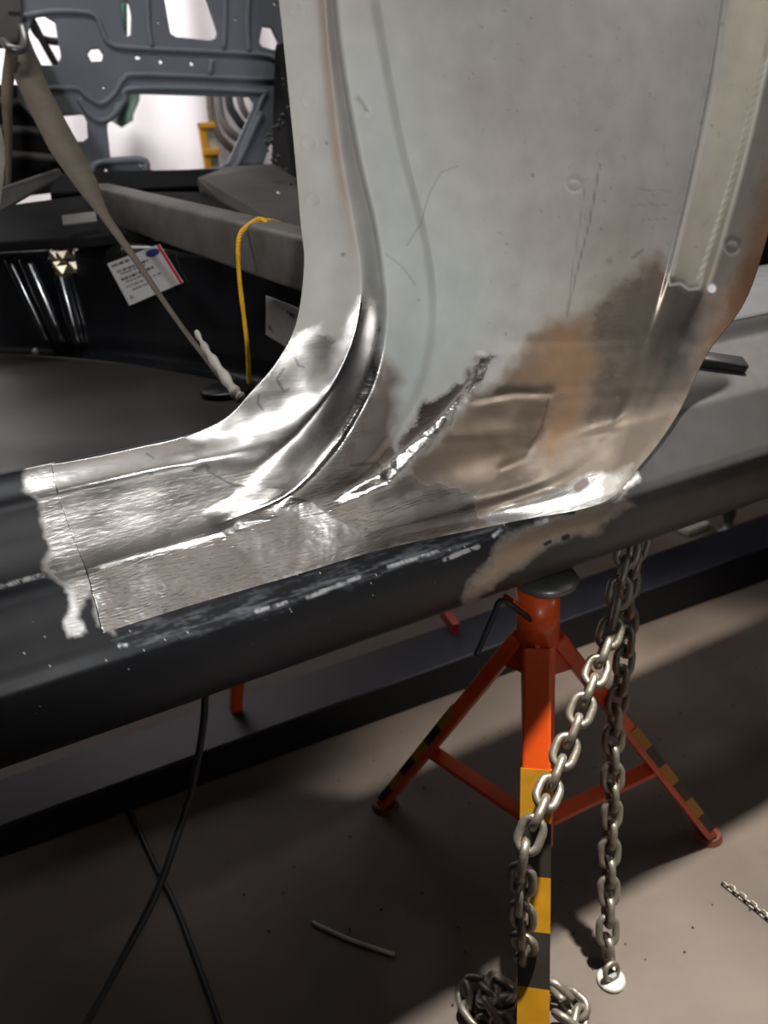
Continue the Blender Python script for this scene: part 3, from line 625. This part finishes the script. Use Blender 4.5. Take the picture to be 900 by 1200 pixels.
# stickers (illegible print)
def sticker(name, quad, Yp, label, full=True, dy=0.0):
    A = [PH(q[0], q[1], Yp) for q in quad]                    # corners: tl, tr, br, bl
    nrm = (A[1] - A[0]).cross(A[3] - A[0]).normalized()
    if nrm.y > 0: nrm = -nrm
    def at(u, v, h): return (A[0] * (1 - u) + A[1] * u) * (1 - v) + (A[3] * (1 - u) + A[2] * u) * v + nrm * h
    def patch(bm, u0, v0, u1, v1, h):
        bm.faces.new([bm.verts.new(at(u, v, h)) for u, v in ((u0, v0), (u1, v0), (u1, v1), (u0, v1))])
    bm = bmesh.new(); vs = []
    for h in (0, .0008): vs.append([bm.verts.new(at(u, v, h)) for u, v in ((0, 0), (1, 0), (1, 1), (0, 1))])
    bm.faces.new(vs[0]); bm.faces.new(vs[1])
    for i in range(4): bm.faces.new((vs[0][i], vs[0][(i + 1) % 4], vs[1][(i + 1) % 4], vs[1][i]))
    st = keep(obj(name, bm, M_label, None, False, label=label), car)
    bm = bmesh.new(); random.seed(4)
    rows = [(.06, .12, .06, .42), (.22, .27, .10, .70), (.30, .33, .14, .62), (.40, .46, .10, .72), (.50, .53, .16, .60), (.60, .63, .12, .80), (.70, .73, .2, .6)]
    if not full: rows = [(.15, .25, .1, .9), (.35, .45, .1, .8), (.55, .62, .15, .9), (.7, .82, .1, .7)]
    for v0, v1, u0, u1 in rows:
        u = u0
        while u < u1:
            wl = random.uniform(.02, .09); patch(bm, u, v0, min(u + wl, u1), v1, .0012); u += wl + random.uniform(.012, .03)
    if full:
        for (u0, v0, u1, v1) in ((.08, .86, .16, .88), (.10, .80, .12, .88)): patch(bm, u0, v0, u1, v1, .0012)
    pr_ = obj('printed_text', bm, M_ink, None, False); pr_.parent = st; pr_.matrix_parent_inverse = Matrix.Identity(4)
    if full:
        bm = bmesh.new(); bm.faces.new([bm.verts.new(at(.83 + .12 * math.cos(6.28 * k / 20), .13 + .085 * math.sin(6.28 * k / 20), .0013)) for k in range(20)])
        o = obj('blue_oval', bm, M_blue, None, False); o.parent = st
        bm = bmesh.new(); patch(bm, .955, 0, 1.0, 1, .0013); o = obj('red_stripe', bm, M_red, None, False); o.parent = st
    return st
sticker('parts_sticker', [(126, 309), (187, 286), (215, 331), (152, 358)], 0.012, 'white label with blue oval and red edge')
sticker('torn_sticker', [(312, 346), (352, 362), (345, 412), (312, 392)], 0.012, 'torn white label beside the pillar', False)
# black clip in the ledge
def onsill(x, y, up=0.0):
    r = ray(x, y); return PY(x, y, float(np.interp(-r[2] / r[1], rr_, ry_))) + Vector((0, -.4 * up, up))
bm = bmesh.new(); beam(bm, onsill(812, 424, .005), onsill(870, 432, .005), .024, .013, Vector((0, -.4, 1))); bev(bm, .003)
keep(obj('rubber_clip', bm, M_rubber, label='black rubber plug at the foot of the pillar'), car)

# ================================================================ things inside the car
bm = bmesh.new(); A = PY(392, 314, .80); E_ = PY(118, 235, 1.72)
beam(bm, A, E_, .046, .062); bev(bm, .006, 3)
br = tag(obj('brace_bar', bm, M_beam), 'dull steel brace bar across the inside of the car, yellow rope tied on it', 'brace bar')
def onbar(t): return A.lerp(E_, t)
# yellow rope: three twisted strands
def rope(bm, pts, r, pitch=.013):
    P = crm(pts, 10)
    Q = []; 
    for i in range(len(P) - 1):
        nn = max(1, int((P[i + 1] - P[i]).length / .0022)); Q += [P[i].lerp(P[i + 1], k / nn) for k in range(nn)]
    fr = frames(Q); L = 0; S_ = [[], [], []]
    for i, p in enumerate(Q):
        if i: L += (Q[i] - Q[i - 1]).length
        for k in range(3):
            an = L / pitch * 6.2832 + k * 2.094; S_[k].append(p + (fr[i][1] * math.cos(an) + fr[i][2] * math.sin(an)) * r * .5)
    for s_ in S_: tube(bm, s_, r * .62, 6)
Yr_ = None
tb = min([i / 100 for i in range(100)], key=lambda t: abs(project(np.array(onbar(t)))[0] - 300)); pb = onbar(tb)
def rp(x, y, dy=0): return PY(x, y, pb.y + dy)
bm = bmesh.new()
rope(bm, [rp(328, 262, .0), rp(316, 259, -.02), rp(303, 259, -.028), rp(297, 266, -.032), rp(306, 269, -.036), rp(312, 262, -.036), rp(304, 257, -.03), rp(292, 264, -.034), rp(282, 274, -.04), rp(279, 292, -.045), rp(281, 330, -.045), rp(286, 372, -.045), rp(290, 410, -.045), rp(292, 452, -.045)], .0031)
tag(obj('yellow_rope', bm, M_rope), 'thin yellow twisted rope knotted on the steel bar and hanging down', 'rope')

def ribbon(bm, pts, wds, th=.0025, n=8, side=None):
    P = crm([p for p in pts], n); Wd = np.interp(np.linspace(0, len(pts) - 1, len(P)), range(len(pts)), wds)
    rows = []
    for i, p in enumerate(P):
        t = (P[min(i + 1, len(P) - 1)] - P[max(i - 1, 0)]).normalized(); s = t.cross(Vector((0, 1, 0))).normalized(); nn = s.cross(t)
        rows.append([bm.verts.new(p + s * a_ * Wd[i] / 2 + nn * b_ * th / 2) for a_, b_ in ((-1, -1), (1, -1), (1, 1), (-1, 1))])
    for a_, b_ in zip(rows[:-1], rows[1:]):
        for k in range(4): bm.faces.new((a_[k], a_[(k + 1) % 4], b_[(k + 1) % 4], b_[k]))
    bm.faces.new(rows[0][::-1]); bm.faces.new(rows[-1])
strap = thing('ratchet_strap', 'beige webbing strap stretched diagonally from the top left hook down to the sill', 'strap', PY(275, 466, .80))
bm = bmesh.new()
ribbon(bm, [PY(22, 62, 1.62), PY(44, 112, 1.55), PY(75, 172, 1.42), PY(100, 214, 1.30), PY(122, 252, 1.22), PY(160, 306, 1.10), PY(205, 372, .98), PY(245, 425, .88), PY(277, 466, .80)],
       [.046, .046, .046, .034, .014, .008, .006, .006, .006])
keep(obj('webbing', bm, M_strap), strap)
bm = bmesh.new()
ribbon(bm, [PY(14, 60, 1.60), PY(8, 110, 1.58), PY(10, 170, 1.55), PY(9, 232, 1.52)], [.02, .018, .012, .008])
keep(obj('loose_tail', bm, M_strap), strap)
bm = bmesh.new(); tube(bm, crm([PY(4, 48, 1.6), PY(12, 56, 1.58), PY(24, 58, 1.58), PY(30, 50, 1.6), PY(26, 30, 1.62)], 6), .007, 10)
keep(obj('hook', bm, M_grey, label='grey metal hook'), strap)
bm = bmesh.new(); Pp = crm([PY(230, 389, .90), PY(238, 404, .88), PY(248, 420, .86), PY(262, 440, .83), PY(274, 458, .80), PY(282, 466, .79)], 8)
tube(bm, Pp, [.0035 + .004 * min(1, i / 22) + .0014 * math.sin(i * .8) for i in range(len(Pp))], 9, sy=.7)
keep(obj('rag_wrap', bm, M_tape, label='pale rag wrapped round the strap end'), strap)
bm = bmesh.new(); ribbon(bm, [PY(-24, 128, 1.3), PY(-6, 160, 1.3), PY(-3, 200, 1.3), PY(-14, 236, 1.3)], [.03, .02, .016, .03], .01)
tag(obj('hanging_webbing_loop', bm, M_tape), 'pale curved strip hanging at the far left edge', 'strap')

# ================================================================ behind the car
def at_back(x, y, Yp): return PY(x, y, Yp)
YB = 3.3
# hanging white sheet with folds
V = np.zeros((140, 30, 3)); xs = np.linspace(-1.4, 2.2, 140)
for i, x in enumerate(xs):
    for j in range(30):
        z = 2.6 - 2.59 * j / 29; V[i, j] = (x, YB + .03 * math.sin(x * 11 + .4 * z) + .015 * math.sin(x * 27 - z), z)
tag(link('white_sheet', grid_mesh('white_sheet', V), M_sheet), 'white hanging sheet seen through the cut-outs of the far panel', 'sheet')
# yellow level standing against the sheet
lv = thing('spirit_level', 'yellow edged measuring board standing upright against the white sheet', 'level', (PY(240, 190, 3.1).x, 3.1, 0))
def lvbox(name, x0, y0_, x1, y1_, m, dy=0):
    a_ = PY(x0, y0_, 3.1); b_ = PY(x1, y1_, 3.1); bm = bmesh.new(); c = (a_ + b_) / 2; c.y += dy
    box(bm, c, (abs(b_.x - a_.x), .02, abs(a_.z - b_.z))); bev(bm, .002); keep(obj(name, bm, m, None, False), lv)
a_ = PY(232, 144, 3.1); b_ = PY(246, 214, 3.1)
bm = bmesh.new(); box(bm, (a_.x + .012, 3.1, a_.z / 2), (.024, .025, a_.z)); bev(bm, .002); keep(obj('yellow_rail', bm, M_yellow, None, False), lv)
bm = bmesh.new(); box(bm, (a_.x + .041, 3.105, a_.z / 2 - .005), (.034, .015, a_.z - .01)); bev(bm, .002); keep(obj('pale_face', bm, M_tape, None, False), lv)
bm = bmesh.new(); box(bm, (a_.x + .03, 3.098, a_.z - .01), (.060, .028, .02)); bev(bm, .002); keep(obj('end_cap', bm, M_yellow, None, False), lv)
bm = bmesh.new(); box(bm, (a_.x + .03, 3.098, a_.z - .10), (.062, .028, .02)); bev(bm, .002); keep(obj('cross_band', bm, M_yellow, None, False), lv)
# hoses looped beyond the far panel
hg = 'hoses hanging beyond the far panel'
for hi_, (pts, r, lb, mm) in enumerate([([(246, 60), (246, 120), (252, 150), (266, 170), (290, 188)], .012, 'outermost beige hose looping down behind the far panel', M_strap),
                   ([(256, 60), (256, 118), (262, 144), (276, 160), (300, 172)], .014, 'middle brown hose looping down behind the far panel', M_beam),
                   ([(268, 60), (268, 116), (276, 136), (288, 150), (310, 160)], .014, 'inner dark hose looping down behind the far panel', M_cable),
                   ([(280, 90), (282, 120), (292, 138), (312, 148)], .012, 'innermost grey hose by the corner of the cut-out', M_grey)]):
    bm = bmesh.new(); tube(bm, crm([PY(q[0], q[1], 3.24 - .035 * hi_) for q in pts], 8), r * 1.2, 10); tag(obj('hose', bm, mm), lb, 'hose', hg)
for pts, lb in [([(34, 10), (40, 34), (52, 46), (78, 50)], 'upper black cable crossing the left cut-out'), ([(36, 20), (48, 44), (60, 66), (74, 90)], 'lower black cable slanting through the left cut-out')]:
    bm = bmesh.new(); tube(bm, crm([PY(q[0], q[1], 2.3) for q in pts], 8), .009, 8); tag(obj('cable', bm, M_cable), lb, 'cable', 'cables behind the left cut-out')
bm = bmesh.new()
V = np.zeros((16, 16, 3))
for i in range(16):
    for j in range(16):
        u, v = i / 15, j / 15; q = PY(126 + 34 * u + 4 * math.sin(v * 5), 100 + (50 - 22 * abs(u - .6)) * v, 3.24 + .02 * math.sin(u * 12) * v); V[i, j] = q
bm.free(); tag(link('green_cloth', grid_mesh('green_cloth', V), M_green), 'dark green cloth hanging in the corner of the big cut-out', 'cloth')
bm = bmesh.new(); tube(bm, [PY(144, -20, 2.4), PY(144, 50, 2.4)], .011, 12); tag(obj('teal_bottle', bm, M_teal), 'pale teal tube seen through the narrow upright slot', 'tube')

# ================================================================ under the car
# black rail
ra = PZ(-300, 1113, 0); rb = PZ(1500, 463, 0)
ra, rb = Vector((-1.2, 1.235, 0)), Vector((3.2, 1.015, 0))
dr = (rb - ra).normalized(); nr = Vector((-dr.y, dr.x, 0)); H_ = .078; bm = bmesh.new()
vs = []
for p in (ra, rb):
    H_ = .066 + .020 * p.x
    for o_, z in ((0, 0), (0, H_), (.13, H_), (.13, 0)): q = p + nr * o_; vs.append(bm.verts.new((q.x, q.y, z)))
for f in ((0, 1, 2, 3), (7, 6, 5, 4), (0, 4, 5, 1), (1, 5, 6, 2), (2, 6, 7, 3), (3, 7, 4, 0)): bm.faces.new([vs[i] for i in f])
bev(bm, .005, 3)
tag(obj('bench_rail', bm, M_rail, None, False), 'long black steel rail lying on the floor beneath and behind the car sill', 'rail')
# orange post pieces and fittings behind the rail
def post(name, px_, py0, py1, Yp, r, m, label, cat):
    bm = bmesh.new(); t = PY(px_, py0, Yp); tube(bm, [Vector((t.x, t.y, .0)), Vector((t.x, t.y, .03)), Vector((t.x, t.y, .031)), t], [r * 1.5, r * 1.5, r, r], 16)
    return tag(obj(name, bm, m), label, cat)
bm = bmesh.new(); beam(bm, PY(288, 812, 1.45), PY(284, 790, 1.45) + Vector((0, 0, .2)), .03, .03); bev(bm, .003)
a_ = PZ(290, 800, .0)
q0 = PZ(276, 832, .070); bm.free(); bm = bmesh.new(); beam(bm, Vector((q0.x, q0.y, .069)), Vector((q0.x + .03, q0.y, .20)), .022, .022); bev(bm, .003)
tag(obj('orange_post', bm, M_orange, None, False), 'short dark orange post standing on the black rail under the sill at left', 'post')
q0 = PZ(852, 624, 0)
bm = bmesh.new(); tube(bm, [Vector((q0.x, q0.y, .0)), Vector((q0.x, q0.y, .012)), Vector((q0.x, q0.y, .0125)), Vector((q0.x, q0.y, .05)), Vector((q0.x, q0.y, .051)), Vector((q0.x, q0.y, .42))], [.03, .03, .014, .014, .018, .018], 16)
tag(obj('steel_peg', bm, M_grey), 'dark upright steel peg standing behind the rail at right', 'peg')
q0 = PZ(812, 622, 0); bm = bmesh.new(); box(bm, (q0.x, q0.y, .012), (.09, .05, .024)); bev(bm, .006, 3)
tag(obj('pale_block', bm, M_tape), 'small pale block on the floor beyond the rail', 'block')
q0 = PZ(70, 890, 0); bm = bmesh.new(); box(bm, (q0.x, q0.y, .02), (.12, .07, .04)); bev(bm, .012, 3)

# jack stand
cx, cy = .516, .656; ztop = CZ - .458
js = thing('jack_stand', 'orange tripod jack stand with yellow and black tape holding up the car sill', 'jack stand', (cx, cy, 0))
def jp(name, bm, m, smooth=False, **k): return keep(obj(name, bm, m, None, smooth, **k), js)
bm = bmesh.new(); tube(bm, [Vector((cx, cy, .115)), Vector((cx, cy, ztop - .075))], .0235, 6); bev(bm, .002); jp('column', bm, M_orange)
bm = bmesh.new(); tube(bm, [Vector((cx, cy, ztop - .085)), Vector((cx, cy, ztop - .010))], .0265, 20); jp('collar', bm, M_orange, True)
bm = bmesh.new(); tube(bm, [Vector((cx, cy, .10)), Vector((cx, cy, .116))], .017, 16); jp('inner_tube', bm, M_orange, True)
sdl = Vector((cx + .012, cy, ztop)); bm = bmesh.new()
tube(bm, [sdl + Vector((0, 0, -.014)), sdl + Vector((0, 0, -.012)), sdl + Vector((0, 0, -.004)), sdl + Vector((0, 0, .002))], [.020, .036, .040, .036], 32); jp('saddle', bm, M_grey, True, label='dull grey round saddle plate')
bm = bmesh.new(); a_ = Vector((cx - .02, cy - .012, ztop - .045)); tube(bm, crm([a_, PY(590, 704, .63), PY(578, 722, .62), PY(558, 768, .60)], 8), .0035, 10); jp('locking_lever', bm, M_rail, True, label='thin dark bent lever')
bm = bmesh.new(); beam(bm, Vector((cx - .045, cy, ztop - .012)), Vector((cx - .018, cy, ztop - .045)), .02, .006); bev(bm, .001); jp('lug', bm, M_orange)
tops = Vector((cx, cy, ztop - .085)); feet = [Vector((.4088, .9388, 0)), Vector((.8148, .6081, 0)), Vector((.3254, .4219, 0))]
yt = [M_yellow, M_tblack]
for li, ft in enumerate(feet):
    d = (ft - Vector((cx, cy, 0))).normalized(); s = tops + d * .022; e = ft + Vector((0, 0, .012))
    bm = bmesh.new(); t = (e - s).normalized()
    beam(bm, s, e, .034, .020); bev(bm, .003); leg = jp('leg', bm, M_orange)
    # gusset plate below the collar
    bm = bmesh.new(); sd = d.cross(Vector((0, 0, 1))) * .003
    tri = [tops + d * .015 + Vector((0, 0, .03)), s + t * .07, tops + d * .015 + Vector((0, 0, -.06))]
    Av = [bm.verts.new(p + sd) for p in tri]; Bq = [bm.verts.new(p - sd) for p in tri]; bm.faces.new(Av); bm.faces.new(Bq[::-1])
    for i in range(3): bm.faces.new((Av[i], Bq[i], Bq[(i + 1) % 3], Av[(i + 1) % 3]))
    jp('gusset', bm, M_orange)
    bm = bmesh.new(); bmesh.ops.create_cone(bm, cap_ends=True, segments=24, radius1=.024, radius2=.020, depth=.010, matrix=Matrix.Translation(ft + Vector((0, 0, .005)))); jp('foot', bm, M_foot, False)
    Ll = (e - s).length; side = t.cross(Vector((0, 0, 1))).normalized(); upn = side.cross(t)
    if upn.z < 0: upn = -upn
    t0 = (.36, .40, .27)[li]; nst = 6; seg_ = (.96 - t0) / nst
    sh = side * (0 if li >= 1 else .0085) * ((-1 if side.x > 0 else 1) if li == 0 else (1 if side.y > 0 else -1)); tw = .0364 if li >= 1 else .0205
    for k_ in range(nst):
        bm = bmesh.new(); a_ = s + t * Ll * (t0 + k_ * seg_) + upn * .0052; b_ = s + t * Ll * (t0 + (k_ + 1) * seg_) + upn * .0052
        beam(bm, a_ + sh, b_ + sh, tw, .0125); tp = obj('tape_band', bm, yt[k_ % 2], None, False); tp.parent = leg
        tp.matrix_parent_inverse = Matrix.Translation(-Vector(js.location))
        if True: tp.matrix_parent_inverse = Matrix.Identity(4)
    mid = s.lerp(e, .62); bm = bmesh.new(); beam(bm, mid, Vector((cx, cy, mid.z - .03)) + d * .02, .024, .008); bev(bm, .001); jp('brace', bm, M_orange)

# chains
LP, LW, LR = .0262, .0146, .0049         # pitch, half width of the centreline, wire radius
def link_mesh():
    bm = bmesh.new(); pts = []; hl = LP / 2 + LR - (LW - LR * .9)
    r_ = LW - LR * .6; hl = (LP + 2 * LR) / 2 - r_ + .0002
    for k_ in range(9): a_ = -math.pi / 2 + math.pi * k_ / 8; pts.append(Vector((hl + r_ * math.cos(a_), r_ * math.sin(a_), 0)))
    for k_ in range(9): a_ = math.pi / 2 + math.pi * k_ / 8; pts.append(Vector((-hl + r_ * math.cos(a_), r_ * math.sin(a_), 0)))
    tube(bm, pts, LR, 10, closed=True); me = bpy.data.meshes.new('chain_link'); bmesh.ops.recalc_face_normals(bm, faces=bm.faces); bm.to_mesh(me); bm.free()
    me.materials.append(M_chain)
    for p in me.polygons: p.use_smooth = True
    return me
LM = link_mesh()
def chain(label, pts, roll=0.3, scale=1.0, group=None, jitter=.12, mesh=None):
    P = crm(pts, 20); S_ = [0]
    for a_, b_ in zip(P[:-1], P[1:]): S_.append(S_[-1] + (b_ - a_).length)
    root = thing('chain', label, 'chain', P[-1].copy(), group); n_ = int(S_[-1] / (LP * scale)); rnd = random.Random(int(P[0].x * 1e4))
    for k_ in range(n_):
        t = (k_ + .5) * LP * scale; i = max(0, min(len(P) - 2, int(np.searchsorted(S_, t)) - 1)); f = (t - S_[i]) / (S_[i + 1] - S_[i] + 1e-9)
        p = P[i].lerp(P[i + 1], f); tg = (P[i + 1] - P[i]).normalized()
        ref = Vector((0, 1, 0)) if abs(tg.y) < .8 else Vector((1, 0, 0)); s1 = tg.cross(ref).normalized(); s2 = tg.cross(s1)
        an = roll + (math.pi / 2 if k_ % 2 else 0) + rnd.uniform(-jitter, jitter); yv = s1 * math.cos(an) + s2 * math.sin(an); zv = tg.cross(yv)
        Mx = Matrix((( tg.x, yv.x, zv.x, p.x), (tg.y, yv.y, zv.y, p.y), (tg.z, yv.z, zv.z, p.z), (0, 0, 0, 1)))
        o = bpy.data.objects.new('chain_link', mesh or LM); C.objects.link(o); o.parent = root
        o.matrix_parent_inverse = Matrix.Translation(-root.location); o.matrix_basis = Mx @ Matrix.Scale(scale, 4)
    return root
c1 = chain('heavy steel chain hanging straight down at right to the bright round anchor on the floor', [PY(752, 628, .668), PY(744, 655, .66), PY(736, 692, .65), PY(735, 738, .64), PY(729, 791, .625), PY(720, 845, .61), PY(718, 897, .595), PY(717, 950, .58), PY(714, 993, .568), PY(713, 1046, .55), PY(712, 1099, .53), PY(714, 1136, .518)], .35)
c2 = chain('heavy steel chain slanting left across the jack stand down to the floor', [PY(738, 636, .645), PY(732, 660, .635), PY(719, 727, .61), PY(703, 775, .59), PY(687, 817, .57), PY(666, 870, .55), PY(648, 916, .53), PY(626, 966, .505), PY(614, 1003, .497), PY(612, 1046, .492), PY(614, 1100, .492), PY(622, 1140, .512), PZ(632, 1172, .02)], .9)
PLr = CZ
def fl(x, y, z=.008): return PZ(x, y, z)
c3 = chain('steel chain heaped in loops on the floor left of the taped leg', [fl(622, 1186, .03), fl(604, 1200, .012), fl(580, 1212), fl(552, 1186), fl(545, 1160), fl(566, 1160, .016), fl(590, 1178, .03), fl(598, 1158, .012), fl(584, 1150, .01), fl(572, 1176, .032), fl(600, 1222, .03), fl(575, 1230, .01)], .5, jitter=.5)
c4 = chain('steel chain curling on the floor right of the taped leg', [fl(646, 1152, .03), fl(655, 1162, .02), fl(668, 1172), fl(680, 1186), fl(676, 1206), fl(662, 1196, .02), fl(650, 1214)], .7, jitter=.3)
# anchor
an = thing('floor_anchor', 'bright round zinc washer plate with ring at the end of the right chain', 'anchor', PZ(716, 1150, 0))
ac = PZ(716, 1149, 0)
bm = bmesh.new(); tube(bm, [ac, ac + Vector((0, 0, .004)), ac + Vector((0, 0, .006))], [.0185, .0185, .016], 32); keep(obj('plate', bm, M_zinc, None, True), an)
bm = bmesh.new(); tube(bm, [ac + Vector((0, 0, .005)), ac + Vector((0, 0, .014))], .007, 6); keep(obj('bolt', bm, M_grey, None, False), an)
bm = bmesh.new(); tube(bm, [ac + Vector((0, 0, .018)) + Vector((math.cos(k_ * 6.2832 / 24), .3 * math.sin(k_ * 6.2832 / 24), .95 * math.sin(k_ * 6.2832 / 24))) * .011 for k_ in range(24)], .0032, 8, closed=True); keep(obj('ring', bm, M_chain), an)
# small chain on the floor at right
chain('thin short chain lying alone on the floor at right', [fl(848, 1034, .004), fl(866, 1048, .004), fl(884, 1062, .004), fl(915, 1088, .004)], .6, .33)
# stick, cables, debris
bm = bmesh.new(); tube(bm, crm([fl(366, 1081, .003), fl(410, 1101, .003), fl(462, 1119, .003)], 5), .003, 8); tag(obj('wire_rod', bm, M_tape), 'thin pale rod lying on the dark floor', 'rod')
bm = bmesh.new(); tube(bm, crm([PY(241, 800, .86), PY(238, 850, .84), PY(226, 920, .82), PY(212, 965, .80), PY(186, 1040, .74), PY(150, 1110, .69), PY(100, 1200, .62), PY(70, 1250, .58)], 10), .0048, 10)
tag(obj('air_hose', bm, M_cable), 'black hose curving down from under the sill at lower left', 'hose')
bm = bmesh.new(); tube(bm, crm([fl(140, 925, .004), fl(155, 955, .004), fl(180, 1010, .004), fl(205, 1060, .004), fl(232, 1130, .004), fl(262, 1215, .004), fl(275, 1260, .004)], 8), .0042, 8)
tag(obj('floor_cable', bm, M_cable), 'thin dark cable lying on the floor and crossing behind the hanging hose', 'cable')
bm = bmesh.new(); beam(bm, PZ(519, 716, .095), PZ(535, 738, .095), .016, .030); bev(bm, .002)
rc = tag(obj('red_bracket', bm, mat('dull_red', srgb(130, 34, 34), 0.5), None, False), 'small dull red bracket lying on the black rail left of the jack stand', 'bracket')
random.seed(12)
bm2 = bmesh.new()
for i in range(130):
    x, y = random.uniform(.1, 1.3), random.uniform(.35, 1.1)
    bmesh.ops.create_icosphere(bm2, subdivisions=1, radius=random.uniform(.0008, .0022), matrix=Matrix.Translation((x, y, .001)))
o = obj('floor_grit', bm2, M_cable); o['kind'] = 'stuff'; o['label'] = 'dark specks of grit scattered on the concrete floor'; o['category'] = 'grit'
